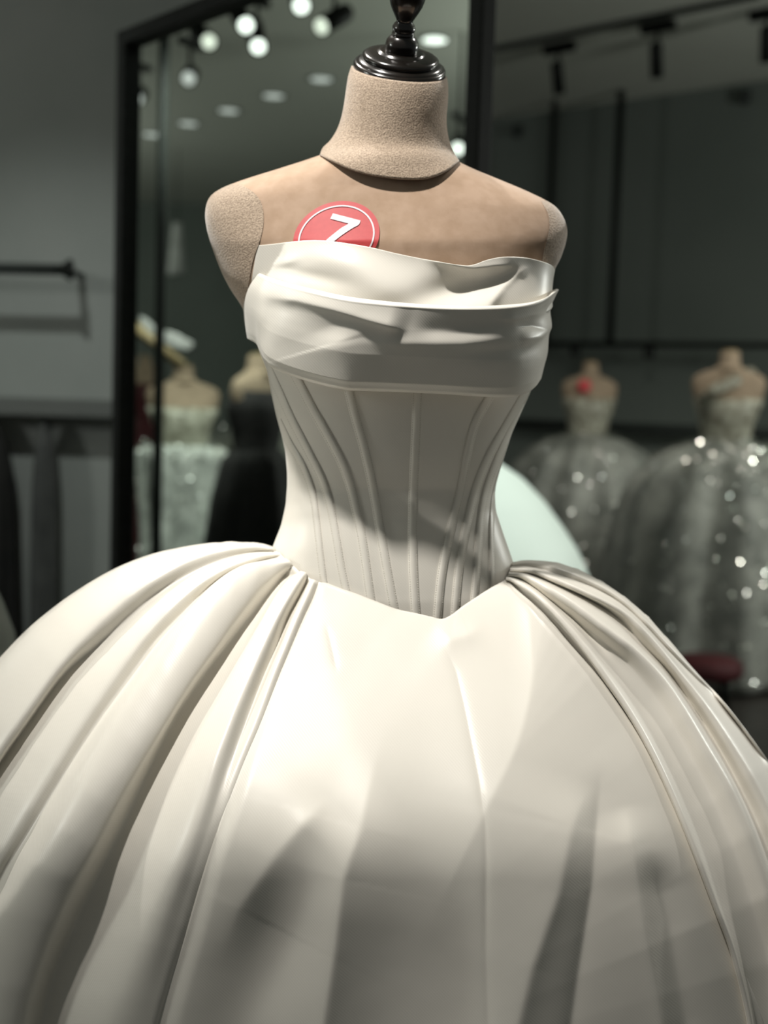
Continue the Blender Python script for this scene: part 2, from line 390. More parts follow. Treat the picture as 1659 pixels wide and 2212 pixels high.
# ================================================================== LEFT WALL FITTINGS
rl = empty('wall_rail', U(60, 580, 4.1)); tag(rl, 'dark round hanging rail on the grey wall left of the mirror', 'rail')
tube('rail_bar', [U(-260, 574, 4.12), U(146, 583, 4.12)], 0.019, M_RAIL, rl, 14)
p = U(147, 583, 4.12); lathe('end_flange', p + np.array([0.012, 0, 0]), (-1, 0, 0), [(0.036, 0), (0.036, 0.010), (0.026, 0.02), (0.02, 0.03)], M_BLACK, rl, 20)
tube('bracket_arm', [p, p + np.array([0, 0.19, 0])], 0.012, M_RAIL, rl, 8)
a, b = U(-260, 868, 4.16), U(243, 884, 4.16)
o = boxes('wall_shelf', [(((a[0] + b[0]) / 2, 4.235, (a[2] + b[2]) / 2), (b[0] - a[0], 0.12, 0.062))], None, None, 0.004)
M_SHELF = mat('shelf board', (0.1, 0.105, 0.1), 0.7); noisy(M_SHELF, (0.095, 0.10, 0.093), (0.115, 0.12, 0.113), 6); o.data.materials.append(M_SHELF)
tag(o, 'grey shelf board fixed to the wall below the hanging rail', 'shelf')
# clothes hanging under the shelf
def hanging(label, px, w_, m, ztop, zbot, Y):
    c = U(px, 905, Y); rows = []
    for v in np.linspace(0, 1, 14):
        z = ztop + (zbot - ztop) * v
        row = []
        for t in np.linspace(0, 2 * math.pi, 40, endpoint=False):
            sh = 0.35 + 0.65 * min(1, v * 5) ** 0.5
            fl = 1 + 0.16 * v * math.sin(6 * t + px)
            row.append([c[0] + w_ * sh * math.cos(t) * fl * (1 + 0.2 * v), c[1] + 0.07 * sh * math.sin(t) * fl, z])
        rows.append(row)
    t = empty('hanging_garment', (c[0], c[1], zbot)); tag(t, label, 'garment', 'dark garments under the wall shelf')
    grid('cloth', rows, m, t, closed=True, caps=True)
    tube('hanger_hook', [np.array([c[0], c[1], ztop]), np.array([c[0], c[1], ztop + 0.05])], 0.004, M_BLACK, t, 8)
hanging('long black garment hanging under the shelf at the left edge', -30, 0.095, M_DARK, 1.255, 0.25, 4.225)
hanging('charcoal garment hanging under the shelf, beside the black one', 98, 0.038, M_GREYC, 1.255, 0.25, 4.225)

# ================================================================== BACKGROUND DRESS FORMS AND GOWNS
FORM = [(1.500, .072, .078), (1.56, .13, .085), (1.60, .175, .075), (1.58, .19, .072), (1.55, .195, .078), (1.48, .175, .10), (1.40, .155, .118), (1.32, .13, .10), (1.22, .112, .085), (1.10, .14, .10), (0.95, .15, .11)]
def ring(c, rx, ry, z, n=36, rz=0.0, wav=0.0, k=0, ph=0.0):
    out = []
    for t in np.linspace(0, 2 * math.pi, n, endpoint=False):
        f = 1 + wav * math.sin(k * t + ph)
        x, y = rx * f * math.cos(t), ry * f * math.sin(t)
        out.append([c[0] + x * math.cos(rz) - y * math.sin(rz), c[1] + x * math.sin(rz) + y * math.cos(rz), z])
    return out
def dress_form(label, c, rz=0.0, zs=1.0):
    t = empty('dress_form', (c[0], c[1], 0)); tag(t, label, 'mannequin')
    rows = [ring(c, rx, ry, z * zs, rz=rz) for (z, rx, ry) in ((1.635, .055, .058), (1.615, .085, .068), (1.600, .135, .070), (1.578, .175, .072), (1.55, .190, .076), (1.50, .185, .09), (1.42, .158, .115), (1.33, .132, .10), (1.22, .112, .085), (1.10, .14, .10), (0.95, .15, .11))]
    grid('torso', rows, M_SKIN, t, closed=True, caps=True)
    grid('neck', [ring(c, r, r, z * zs, 24) for (z, r) in ((1.705, .048), (1.68, .050), (1.65, .053), (1.625, .064), (1.612, .08))], M_SKIN, t, closed=True, caps=True)
    lathe('neck_cap', (c[0], c[1], 1.705 * zs), (0, 0, 1), [(.045, 0), (.045, .006), (.030, .012), (0, .014)], M_OCHRE, t, 20)
    tube('stand_pole', [(c[0], c[1], 0.96 * zs), (c[0], c[1], 0.02)], 0.016, M_BLACK, t, 10)
    lathe('stand_base', (c[0], c[1], 0), (0, 0, 1), [(.17, 0), (.17, .012), (.03, .03)], M_BLACK, t, 28)
    return t
def sequins(par, pts, nrm, n, size, seed):
    r = np.random.default_rng(seed); idx = r.integers(0, len(pts), n)
    V, Fc = [], []
    for i in idx:
        c = pts[i] + r.normal(0, 0.012, 3) ; nn = nrm[i] + r.normal(0, 0.26, 3); nn /= np.linalg.norm(nn)
        e1, e2, a = frame_from(nn); c = c + nrm[i] * 0.010
        k = len(V); s = size * r.uniform(0.6, 1.3)
        for q in range(6): V.append(c + s * (e1 * math.cos(q * 1.0472) + e2 * math.sin(q * 1.0472)))
        Fc.append(tuple(range(k, k + 6)))
    return tag(mesh('sequins', V, Fc, M_SEQ, par, smooth=False), kind='stuff')
def gown(name, label, c, skirt_prof, m_sk, m_bod, rz=0.0, top=1.46, wav=0.05, k=11, seq=0, seed=1, strap=None, n=120, group=None, seqsize=0.0055, zs=1.0):
    t = empty(name, (c[0], c[1], 0)); tag(t, label, 'gown', group)
    BOD = [(top, .183, .100), (1.42, .170, .128), (1.33, .141, .108), (1.22, .120, .093), (1.17, .132, .100)]
    rows = [ring(c, rx, ry, z * zs, 40, rz) for (z, rx, ry) in BOD]
    bo = grid('bodice', rows, m_bod, t, closed=True, thick=0.003)
    zz = np.array([p[0] for p in skirt_prof]); rr = np.array([p[1] for p in skirt_prof])
    s = np.linspace(0, 1, 40); zi = np.interp(s, np.linspace(0, 1, len(zz)), zz); ri = np.interp(s, np.linspace(0, 1, len(rr)), rr)
    P = np.array([ring(c, r, r, z * zs, n, rz, wav * min(1, i / 10), k, seed) for i, (z, r) in enumerate(zip(zi, ri))])
    sk = grid('skirt', P, m_sk, t, closed=True, thick=0.003)
    if strap:
        tube('shoulder_strap', [np.array([c[0] + x, c[1] + y, z]) for (x, y, z) in strap], 0.030, m_bod, t, 12)
    if seq:
        Q = P[1:-1].reshape(-1, 3); nr = Q - np.array([c[0], c[1], 0]); nr[:, 2] = 0.25
        nr /= np.linalg.norm(nr, axis=1)[:, None]
        vis = (nr @ ((CAM if name != 'mirrored' else CAM) - np.array([c[0], c[1], 1.2]))) > -9
        sequins(t, Q, nr, seq, seqsize, seed)
    return t
BELL = [(1.24, .118), (1.205, .17), (1.17, .25), (1.11, .34), (1.02, .43), (0.90, .51), (0.7, .60), (0.45, .68), (0.2, .73), (0.02, .76)]
SOFT = [(1.24, .118), (1.22, .17), (1.19, .26), (1.13, .37), (1.02, .47), (0.85, .54), (0.6, .585), (0.3, .605), (0.02, .61)]
pA = U(1271, 900, 8.0); pB = U(1570, 900, 6.4)
dress_form('blurred tan dress form in the beaded gown with the red tag', pA, 0.15)
gown('beaded_gown', 'silver beaded ball gown on the form with the red tag, behind the mirror frame', pA, SOFT, M_TULLE, M_LACE, 0.15, 1.47, 0.05, 13, 3400, 3, group=None)
dress_form('blurred tan dress form in the one-shoulder gown near the right edge', pB, -0.3)
gown('sequin_gown', 'silver one-shoulder sequin ball gown near the right edge', pB, SOFT, M_TULLE, M_LACE, -0.3, 1.46, 0.06, 12, 4200, 5,
     strap=[(-.165, -.06, 1.44), (-.10, -.10, 1.50), (0.02, -.085, 1.56), (.10, -.04, 1.60), (.13, .03, 1.60), (.12, .08, 1.52)])
# red tag on the background form
pt = U(1262, 834, 7.88)
lathe_o = lathe('number_tag', pt, (-0.1, -1, 0.25), [(0.0, 0.006), (0.045, 0.006), (0.045, 0.0), (0.0, 0.0)], M_RED, None, 24, caps=False); tag(lathe_o, 'small blurred red round tag on the chest of the background form', 'tag')
# plain white gown close behind
pW = U(960, 900, 3.6)
dress_form('dress form hidden behind the main gown, wearing the plain mint-white gown', pW)
WBELL = [(1.24, .118), (1.20, .14), (1.18, .175), (1.14, .238), (1.07, .308), (1.0, .362), (.93, .41), (.86, .443), (.7, .50), (.5, .55), (.25, .6), (.02, .63)]
gown('plain_gown', 'plain mint-white satin ball gown just behind the main gown at right', pW, WBELL, M_PALE, M_PALE, 0, 1.45, 0.006, 5, 0, 2)
# gown at the left edge
pE = np.array([-1.02, 2.02, 0])
dress_form('dress form out of frame at the left, wearing the pale gown', pE)
gown('pale_gown', 'pale grey gown whose skirt edge enters at the left border', pE, [(1.24, .118), (1.2, .16), (1.12, .25), (1.05, .31), (.964, .36), (.895, .385), (.7, .42), (.4, .45), (.02, .47)], M_TULLE, M_LACE, 0, 1.45, 0.0, 5, 0, 2)
# seen in the mirror
def vbase(px, Yv): p = V_(px, 900, Yv); return np.array([p[0], p[1], 0])
pM = vbase(396, 6.2)
dress_form('tan dress form with a strapped gown seen in the mirror', pM, 1.2, 0.90)
gown('glitter_gown', 'narrow glittering silver gown seen in the mirror left of the bodice', pM, [(1.26, .12), (1.245, .20), (1.21, .232), (1.05, .225), (.9, .21), (.7, .20), (.45, .22), (.2, .26), (.02, .30)], M_GLIT, M_LACE, 1.2, 1.47, 0.06, 9, 2000, 9, zs=0.90)
pK = vbase(556, 5.6)
dress_form('tan dress form in a black gown seen in the mirror beside the corset', pK, 0.4, 0.92)
gown('black_gown', 'black gown seen in the mirror between the glittering gown and the corset', pK, [(1.24, .118), (1.18, .16), (1.0, .20), (.7, .24), (.3, .30), (.02, .34)], M_DARK, M_DARK, 0.4, 1.53, 0.05, 8, 0, 4, zs=0.92)
pG = vbase(575, 7.4)
dress_form('dress form in a grey gown seen in the mirror behind the black gown', pG, 0.4)
gown('grey_gown', 'dim grey tulle gown seen in the mirror behind the black gown', pG, SOFT, M_TULLE, M_TULLE, 0, 1.46, 0.05, 9, 200, 8)
pR = vbase(312, 9.2)
dress_form('dress form in a dark red gown seen in the mirror by its left stile', pR, 0.4)
gown('red_gown', 'dark red gown seen in the mirror beside the left stile', pR, [(1.24, .118), (1.18, .16), (1.0, .20), (.7, .24), (.3, .30), (.02, .34)], M_CRIM, M_CRIM, 0.4, 1.50, 0.05, 8, 0, 4)
# distant lit garment hanging high on the side wall
c = V_(383, 535, 11.2); rows = []
for v in np.linspace(0, 1, 10):
    rows.append(ring((c[0], c[1]), 0.06 + 0.05 * v, 0.04 + 0.03 * v, c[2] + 0.22 - 0.46 * v, 24, 0, 0.12 * v, 6))
o = empty('hanging_veil', (c[0], c[1], c[2] + .24)); tag(o, 'pale garment hanging high on the far wall, seen in the mirror', 'garment')
grid('cloth', rows, M_SILV, o, closed=True, caps=True)
tube('hanger_cord', [(c[0], c[1], c[2] + .22), (c[0], c[1], CEIL)], 0.004, M_BLACK, o, 6)
# silver bow on a slanting tan bar
o = empty('silver_bow', V_(365, 722, 5.4)); tag(o, 'silver satin bow above a slanting tan bar, seen in the mirror', 'bow')
for (x0, y0, x1, y1, w0, w1) in ((305, 690, 342, 722, 9, 14), (345, 722, 412, 748, 12, 20)):
    rows = []
    for v in np.linspace(0, 1, 8):
        cc = V_(x0 + (x1 - x0) * v, y0 + (y1 - y0) * v, 5.4); rad = (w0 + (w1 - w0) * v) * 5.4 / F * (0.6 + 0.4 * math.sin(math.pi * min(1, v + .15)))
        rows.append([cc + np.array([0, rad * 0.6 * math.cos(t), rad * math.sin(t)]) for t in np.linspace(0, 2 * math.pi, 16, endpoint=False)])
    grid('bow_loop', rows, M_SILV, o, closed=True, caps=True)
tag(tube('slanting_bar', [V_(272, 690, 5.5), V_(395, 790, 5.5)], 0.026, M_OCHRE), 'slanting tan wooden bar below the silver bow, seen in the mirror', 'bar')
# dark red stool on the floor at the right
ps = U(1528, 1440, 5.6)
st = empty('round_stool', (ps[0], ps[1], 0)); tag(st, 'low dark red upholstered stool on the dark floor at the right', 'stool')
lathe('cushion', (ps[0], ps[1], 0), (0, 0, 1), [(.15, .14), (.165, .16), (.165, .20), (.14, .225), (0, .235)], M_CRIM, st, 32)
for q in range(4):
    a = q * math.pi / 2 + .6; tube('leg', [(ps[0] + .11 * math.cos(a), ps[1] + .11 * math.sin(a), .145), (ps[0] + .13 * math.cos(a), ps[1] + .13 * math.sin(a), 0.0)], .012, M_BLACK, st, 8)

# ================================================================== MAIN DRESS FORM
Y0 = 1.33
PXM = Y0 / F
def fn(pts):
    a = np.array(pts, float); ys = np.linspace(a[0, 1], a[-1, 1], 400)
    # smooth monotone interpolation of x over y
    v = np.interp(ys, a[:, 1], a[:, 0]); k = np.ones(9) / 9; vp = np.r_[np.full(4, v[0]), v, np.full(4, v[-1])]
    v = np.convolve(vp, k, 'valid')
    return lambda y: np.interp(y, ys, v)
TL = fn([(735, 322), (700, 331), (678, 340), (640, 352), (600, 365), (540, 383), (500, 397), (470, 410), (452, 425), (445, 445), (443, 467), (447, 495), (455, 525), (468, 560), (482, 595), (500, 628), (522, 660), (560, 740), (585, 800), (605, 900), (626, 1000), (632, 1060), (625, 1110), (612, 1160), (600, 1260)])
TR = fn([(945, 322), (975, 338), (992, 350), (1012, 360), (1040, 372), (1090, 392), (1140, 413), (1185, 435), (1205, 450), (1220, 475), (1226, 500), (1222, 525), (1210, 560), (1198, 580), (1180, 640), (1168, 740), (1150, 800), (1105, 900), (1075, 1000), (1060, 1060), (1062, 1110), (1082, 1160), (1098, 1260)])
tb_y = [322, 350, 400, 450, 520, 600, 700, 800, 900, 1060, 1260]
tb_b = [.050, .058, .066, .076, .090, .090, .082, .074, .066, .058, .058]
def torso_bf(y): return np.interp(y, tb_y, tb_b)
def sell(t, n=2.3): return np.power(np.clip(1 - np.abs(t) ** n, 0, 1), 1 / n)
def torsoY(px, py):
    L, R = TL(py), TR(py); t = np.clip((px - (L + R) / 2) / ((R - L) / 2), -1, 1)
    return Y0 - torso_bf(py) * sell(t)
def loft(name, ys, Lf, Rf, bff, bbf, m, par, n=2.3, nt=48, caps=True, thick=0.0, extra=None):
    th = np.linspace(0, math.pi, nt)
    rows = []
    for y in ys:
        L, R = float(Lf(y)), float(Rf(y)); t = -np.cos(th)
        px = (L + R) / 2 + (R - L) / 2 * t
        Yf = Y0 - bff(y) * sell(t, n)
        if extra is not None: Yf = Yf - extra(px, np.full_like(px, y))
        Fr = U(px, np.full_like(px, y), Yf)
        a, b = Fr[0], Fr[-1]; mid, hf = (a + b) / 2, (b - a) / 2
        tb2 = th[1:-1]
        Bk = mid + hf * np.cos(tb2)[:, None] + np.array([0, 1.0, 0]) * (bbf(y) * np.sin(tb2))[:, None]
        rows.append(np.vstack([Fr, Bk]))
    return grid(name, np.array(rows), m, par, closed=True, caps=caps, thick=thick)
base = U(850, 900, Y0)
form = empty('dress_form', (base[0], base[1], 0)); tag(form, 'tan velvet dress form with a black turned neck cap, wearing the ivory gown', 'mannequin')
ys = np.r_[np.linspace(323, 470, 60), np.linspace(476, 1260, 80)]
loft('torso', ys, TL, TR, torso_bf, lambda y: torso_bf(y) * 0.95, M_VELVET, form, nt=72)
# speckled velvet side caps at the arm stumps
def armcap(edge_pts, side):
    ed = crom(edge_pts, 40)
    rows = []
    for (ex, ey) in ed:
        lim = float(TL(ey) if side < 0 else TR(ey)); row = []
        for s in np.linspace(0, 1, 22):
            # from the seam round to the back
            a = s * 1.35
            if a <= 1: px = ex + (lim - ex) * math.sin(a * math.pi / 2)
            mid = (TL(ey) + TR(ey)) / 2; hw = (TR(ey) - TL(ey)) / 2
            if a <= 1:
                Yv = float(torsoY(px, ey)) - 0.0007
                row.append(U(px, ey, Yv) + RT * side * 0.0004)
            else:
                q = (a - 1) / .35
                pl = U(lim, ey, Y0)
                row.append(pl + RT * side * 0.0004 * (1 - q) - RT * side * 0.055 * q * q + np.array([0, .050 * math.sin(q * 1.4), 0]))
        rows.append(row)
    return grid('arm_cap', rows, M_NECK, form)
armcap([(520, 398), (548, 415), (566, 440), (570, 480), (562, 520), (548, 560), (540, 600), (534, 650), (545, 690)], -1)
armcap([(1168, 434), (1182, 460), (1186, 490), (1180, 520), (1172, 550), (1168, 580)], 1)
# neck with a hemmed collar edge
NL = crom([(763, 143), (756, 165), (752, 190), (747, 225), (740, 258), (730, 284), (716, 306), (700, 322), (694, 338)], 44)
NR = crom([(961, 166), (964, 185), (964, 215), (961, 250), (962, 280), (967, 305), (976, 328), (986, 345), (990, 352)], 44)
hem = crom([(694, 338), (720, 351), (760, 368), (810, 381), (870, 388), (920, 387), (960, 373), (990, 352)], 200)
rows = []
th = np.linspace(0, math.pi, 56)
for i in range(44):
    v = i / 43; L, R = NL[i], NR[i]; t = -np.cos(th)
    px = (L[0] + R[0]) / 2 + (R[0] - L[0]) / 2 * t; lin = L[1] + (R[1] - L[1]) * (t + 1) / 2
    sag_top = 22 * np.sqrt(1 - t * t)
    sag_bot = np.interp(694 + 148 * (t + 1), hem[:, 0], hem[:, 1]) - (338 + 7 * (t + 1))
    py = lin + sag_top * (1 - v) + sag_bot * v
    hw = (R[0] - L[0]) / 2 * PXM
    Yf = Y0 - 0.004 - (hw * (0.95 - 0.22 * v * v)) * np.sqrt(np.clip(1 - t * t, 0, 1))
    Yq = torsoY(px, np.maximum(py, 323)) - 0.004 * np.sqrt(np.clip(1 - t * t, 0.05, 1)) + 0.10 * sstep(340, 255, py)
    kk = 90.0; Yt = -np.log(np.exp(-kk * (Yf - Y0)) + np.exp(-kk * (Yq - Y0))) / kk + Y0
    Yt = np.where(np.abs(t) > .999, Yf, Yt)
    Fr = U(px, py, Yt); a, b = Fr[0], Fr[-1]; mid, hf = (a + b) / 2, (b - a) / 2
    tb2 = th[1:-1]
    bk = mid + hf * np.cos(tb2)[:, None] + np.array([0, 1.0, 0]) * (hw * .9 * np.sin(tb2))[:, None] + np.array([0, 0, 1.0]) * (0.012 * np.sin(tb2))[:, None]
    rows.append(np.vstack([Fr, bk]))
nk = grid('neck', rows, M_NECK, form, closed=True, thick=0.002, offset=1)
nk['label'] = 'speckled beige velvet neck piece with a folded hem'
# turned cap and finial; the axis leans to the viewer and a little to the right
cap0 = U(863, 149, Y0 - 0.004)
el = math.radians(35)
axis = (UP * math.cos(math.radians(7)) + RT * math.sin(math.radians(7))); axis = axis / np.linalg.norm(axis)
axis = axis * math.cos(el) - np.array([0, 1.0, 0]) * math.sin(el); axis /= np.linalg.norm(axis)
def P2(prof): return [(r * PXM, h * PXM * 1.02) for r, h in prof]
lathe('cap_disc', cap0, axis, P2([(88, -10), (94, -9), (97, -5), (97, 5), (95, 8), (90, 10)]), M_LACQ, form, 72)
lathe('cap_moulding', cap0, axis, P2([(91, 8), (90, 11), (84, 15), (78, 17), (76, 18), (80, 20), (80, 24), (74, 28), (62, 31), (52, 32), (49, 32), (48, 35), (42, 36), (30, 36)]), M_LACQ, form, 72)
lathe('finial', cap0, axis, P2([(r, 34 + (h - 34) * .84) for r, h in [(34, 34), (34, 40), (35, 50), (33, 60), (28, 68), (25, 71), (23, 73), (24, 76), (23, 80), (22, 81), (23, 85), (24, 92), (21, 99), (17, 104), (17, 108), (21, 116), (27, 128), (33, 142), (37, 158), (38, 172), (35, 192), (26, 212), (12, 226), (0, 230)]]), M_LACQ, form, 48)
tube('stand_pole', [(base[0], base[1], 1.12), (base[0], base[1], 0.03)], 0.017, M_BLACK, form, 12)
lathe('stand_base', (base[0], base[1], 0), (0, 0, 1), [(.20, 0), (.20, .012), (.17, .02), (.03, .04)], M_BLACK, form, 40)

# ================================================================== NUMBER STICKER
sk = empty('number_sticker', U(727, 513, 1.23)); tag(sk, 'round red sticker with a white 7 on the chest of the form', 'sticker')
def ell(c, s): return 726.5 + 93.5 * c, 513 - 79 * (0.16 * c + 0.987 * s)
def chest(px, py, lift):
    px = np.asarray(px, float); py = np.asarray(py, float)
    return U(px, py, torsoY(px, py) - lift)
def disc_patch(name, radii, lift, m, n=96):
    rows = []
    for r in radii:
        tt = np.linspace(0, 2 * math.pi, n, endpoint=False); x, y = ell(r * np.cos(tt), r * np.sin(tt)); rows.append(chest(x, y, lift))
    return grid(name, rows, m, sk, closed=True)
st_ = disc_patch('red_disc', list(np.linspace(0.001, 1, 14)), 0.0014, M_RED)
disc_patch('white_ring', [0.850, 0.868, 0.885], 0.0021, M_WHITE)
z5 = lambda x, y: (580 + x / 5.53, 400 + y / 5.53)
bar = [z5(*p) for p in ((770, 336), (880, 365), (990, 393), (1100, 422), (1090, 446), (957, 457), (850, 428), (738, 400))]
# numeral as paired edge points: top bar then stem
topE = crom([z5(*p) for p in ((770, 336), (880, 365), (990, 393), (1100, 422))], 24)
botE = crom([z5(*p) for p in ((738, 400), (811, 419), (884, 438), (957, 457))], 24)
rE = crom([z5(*p) for p in ((1100, 422), (1078, 470), (1000, 515), (900, 580), (785, 668), (700, 765), (640, 870))], 40)
lE = crom([z5(*p) for p in ((990, 393), (957, 457), (870, 510), (780, 580), (685, 660), (610, 750), (545, 850))], 40)
def strip2(name, A, B, lift):
    rows = [chest(A[:, 0] + (B[:, 0] - A[:, 0]) * s, A[:, 1] + (B[:, 1] - A[:, 1]) * s, lift) for s in np.linspace(0, 1, 6)]
    return rows
r1, r2 = strip2('', topE, botE, .0022), strip2('', lE, rE, .0022)
V, Fc = [], []
for R_ in (r1, r2):
    R_ = np.array(R_); b0 = len(V); nr, nc = R_.shape[:2]; V.extend(R_.reshape(-1, 3))
    for i in range(nr - 1):
        for j in range(nc - 1): Fc.append((b0 + i * nc + j, b0 + (i + 1) * nc + j, b0 + (i + 1) * nc + j + 1, b0 + i * nc + j + 1))
o = mesh('numeral', V, Fc, M_WHITE, sk); o['label'] = 'white numeral 7'

# ================================================================== THE GOWN
gw = empty('wedding_gown', (base[0], base[1], 0)); tag(gw, 'strapless ivory satin ball gown with boned corset and draped neckline', 'gown')
BL = fn([(548, 600), (553, 700), (560, 760), (577, 800), (586, 850), (597, 900), (608, 940), (616, 975), (620, 1020), (620, 1050), (617, 1090), (607, 1135), (588, 1183), (575, 1230), (565, 1300), (560, 1400)])
BR = fn([(1188, 600), (1180, 700), (1168, 790), (1145, 849), (1106, 935), (1081, 1013), (1072, 1045), (1069, 1066), (1071, 1103), (1090, 1161), (1110, 1218), (1120, 1260), (1130, 1320), (1135, 1400)])
bb_y = [600, 652, 692, 775, 835, 900, 1000, 1060, 1120, 1200, 1300, 1400]
bb_b = [.090, .096, .129, .124, .107, .098, .086, .077, .077, .083, .090, .092]
def bod_bf(y): return np.interp(y, bb_y, bb_b)
BN = 2.2
def bodY(px, py):
    L, R = BL(py), BR(py); t = np.clip((px - (L + R) / 2) / ((R - L) / 2), -1, 1)
    return Y0 - bod_bf(py) * sell(t, BN)
loft('bodice', np.linspace(600, 1385, 110), BL, BR, bod_bf, lambda y: bod_bf(y) * 0.95, M_SATIN, gw, n=BN, nt=90, caps=False, thick=0.0015)
c3 = lambda x, y: (520 + x / 2.44, 800 + y / 2.44)
bones = [[(195, 262), (255, 385), (325, 505), (375, 640), (400, 800), (418, 960), (440, 1130)],
         [(120, -60), (190, 90), (262, 250), (345, 410), (430, 580), (472, 720), (503, 880), (530, 1040), (562, 1190)],
         [(255, -30), (310, 75), (375, 200), (450, 330), (525, 470), (575, 600), (612, 750), (645, 920), (690, 1240)],
         [(560, 60), (575, 130), (605, 250), (645, 390), (682, 545), (712, 700), (740, 870), (772, 1050), (815, 1290)],
         [(935, 60), (930, 160), (925, 300), (916, 500), (908, 700), (906, 900), (912, 1100), (925, 1310)],
         [(1345, 70), (1305, 150), (1235, 280), (1195, 430), (1160, 620), (1120, 780), (1085, 930), (1055, 1110), (1035, 1330)],
         [(1540, 50), (1490, 140), (1395, 300), (1310, 450), (1250, 590), (1208, 740), (1172, 910), (1147, 1080), (1128, 1300)],
         [(1590, 60), (1500, 180), (1415, 340), (1345, 490), (1295, 630), (1265, 790), (1252, 940), (1242, 1080), (1228, 1250)],
         [(1425, 420), (1375, 530), (1340, 650), (1325, 780), (1322, 950), (1330, 1170)]]
wid = [15, 17, 19, 19, 19, 18, 17, 15, 11]
STX = []
for bi, (bn, wd) in enumerate(zip(bones, wid)):
    c = crom([c3(*p) for p in bn], 90)
    tg = np.gradient(c, axis=0); tg /= np.linalg.norm(tg, axis=1)[:, None]; nm = np.stack([-tg[:, 1], tg[:, 0]], 1)
    rows = []
    for s, h in ((-1.12, -0.0008), (-1.0, 0.0010), (-0.85, 0.0009), (-0.7, 0.0017), (-0.35, 0.0023), (0, 0.0025), (0.35, 0.0023), (0.7, 0.0017), (0.85, 0.0009), (1.0, 0.0010), (1.12, -0.0008)):
        q = c + nm * (s * wd / 2)
        Lq, Rq = BL(q[:, 1]) + 1.5, BR(q[:, 1]) - 1.5
        x = np.clip(q[:, 0], Lq, Rq)
        rows.append(U(x, q[:, 1], bodY(x, q[:, 1]) - h))
    grid('boning_channel', rows, M_SATIN, gw)
    for sd in (-0.86, 0.86):
        q = c + nm * (sd * wd / 2); L_ = np.r_[0, np.cumsum(np.linalg.norm(np.diff(q, axis=0), axis=1))]
        for a in np.arange(4, L_[-1] - 4, 5.2):
            e = []
            for l_, off, hh in ((a, -.7, .0008), (a, .7, .0008), (a + 3.2, .7, .0008), (a + 3.2, -.7, .0008), (a + 1.6, 0, .0017)):
                x = np.interp(l_, L_, q[:, 0]) + off * np.interp(l_, L_, nm[:, 0]); y = np.interp(l_, L_, q[:, 1]) + off * np.interp(l_, L_, nm[:, 1])
                e.append((min(max(x, float(BL(y)) + 1.5), float(BR(y)) - 1.5), y, hh))
            STX.append(e)

E_ = np.array(STX); Wp = U(E_[..., 0], E_[..., 1], bodY(E_[..., 0], E_[..., 1]) - E_[..., 2])
V = Wp.reshape(-1, 3); Fc = [(5 * i + a, 5 * i + b, 5 * i + 4) for i in range(len(E_)) for a, b in ((0, 1), (1, 2), (2, 3), (3, 0))]
M_THREAD = mat('cream thread', (0.62, 0.58, 0.50), 0.6); noisy(M_THREAD, (0.58, 0.54, 0.46), (0.66, 0.62, 0.54), 300)
tag(mesh('stitching', V, Fc, M_THREAD, gw, smooth=False), kind='stuff')
# ---- drapes
def coons(T, B, L, R, nu, nv, cosu=True):
    T, B, L, R = crom(T, 300), crom(B, 300), crom(L, 100), crom(R, 100)
    us = (1 - np.cos(np.linspace(0, math.pi, nu))) / 2 if cosu else np.linspace(0, 1, nu)
    vs = np.linspace(0, 1, nv)
    def ev(C, s): k = np.linspace(0, 1, len(C)); return np.stack([np.interp(s, k, C[:, 0]), np.interp(s, k, C[:, 1])], -1)
    t_, b_, l_, r_ = ev(T, us), ev(B, us), ev(L, vs), ev(R, vs)
    uu, vv = us[None, :, None], vs[:, None, None]
    P = (1 - vv) * t_[None] + vv * b_[None] + (1 - uu) * l_[:, None] + uu * r_[:, None]
    P = P - ((1 - uu) * (1 - vv) * T[0] + uu * (1 - vv) * T[-1] + (1 - uu) * vv * B[0] + uu * vv * B[-1])
    return P[..., 0], P[..., 1], us, vs
def wrap_back(Fr, bb):
    out = []
    for row in Fr:
        a, b = row[0], row[-1]; mid, hf = (a + b) / 2, (b - a) / 2
        t2 = np.linspace(0, math.pi, 40)[1:-1]
        out.append(np.vstack([row, mid + hf * np.cos(t2)[:, None] + np.array([0, 1.0, 0]) * (bb * np.sin(t2))[:, None]]))
    return np.array(out)
topT = [(556, 530), (590, 527), (640, 521), (690, 519), (740, 524), (800, 534), (860, 548), (930, 562), (1000, 573), (1025, 571), (1050, 562), (1085, 555), (1130, 556), (1165, 563), (1190, 572), (1199, 582)]
lowT = [(543, 585), (560, 590), (600, 604), (660, 620), (750, 640), (830, 650), (900, 656), (980, 660), (1060, 660), (1130, 655), (1165, 648), (1188, 638), (1207, 626)]
px, py, us, vs = coons(topT, [(x, y + 32) for x, y in lowT[:-1]] + [(1194, 662)], [(556, 530), (551, 560), (546, 590), (543, 617)], [(1199, 582), (1195, 606), (1193, 635), (1194, 662)], 150, 60)
t = 2 * us - 1
bf = .113 + .014 * sstep(0, 1, vs)
Yd = Y0 - bf[:, None] * sell(t, 2.5)[None]
rel = blob(px, py, 1000, 622, 95, 24, -16, -0.013) + blob(px, py, 1085, 600, 34, 14, -24, -0.007)
rel += ridge(px, py, [(1040, 700), (1062, 655), (1088, 620), (1118, 592), (1150, 568)], 0.009, 10, 55, 3, (0, .2))
rel += ridge(px, py, [(900, 556), (960, 568), (1020, 580), (1070, 574), (1125, 572)], 0.007, 10, 16, 3, (.35, .2))
rel += blob(px, py, 800, 600, 110, 30, 28, 0.008) + blob(px, py, 690, 560, 70, 20, 8, 0.004)
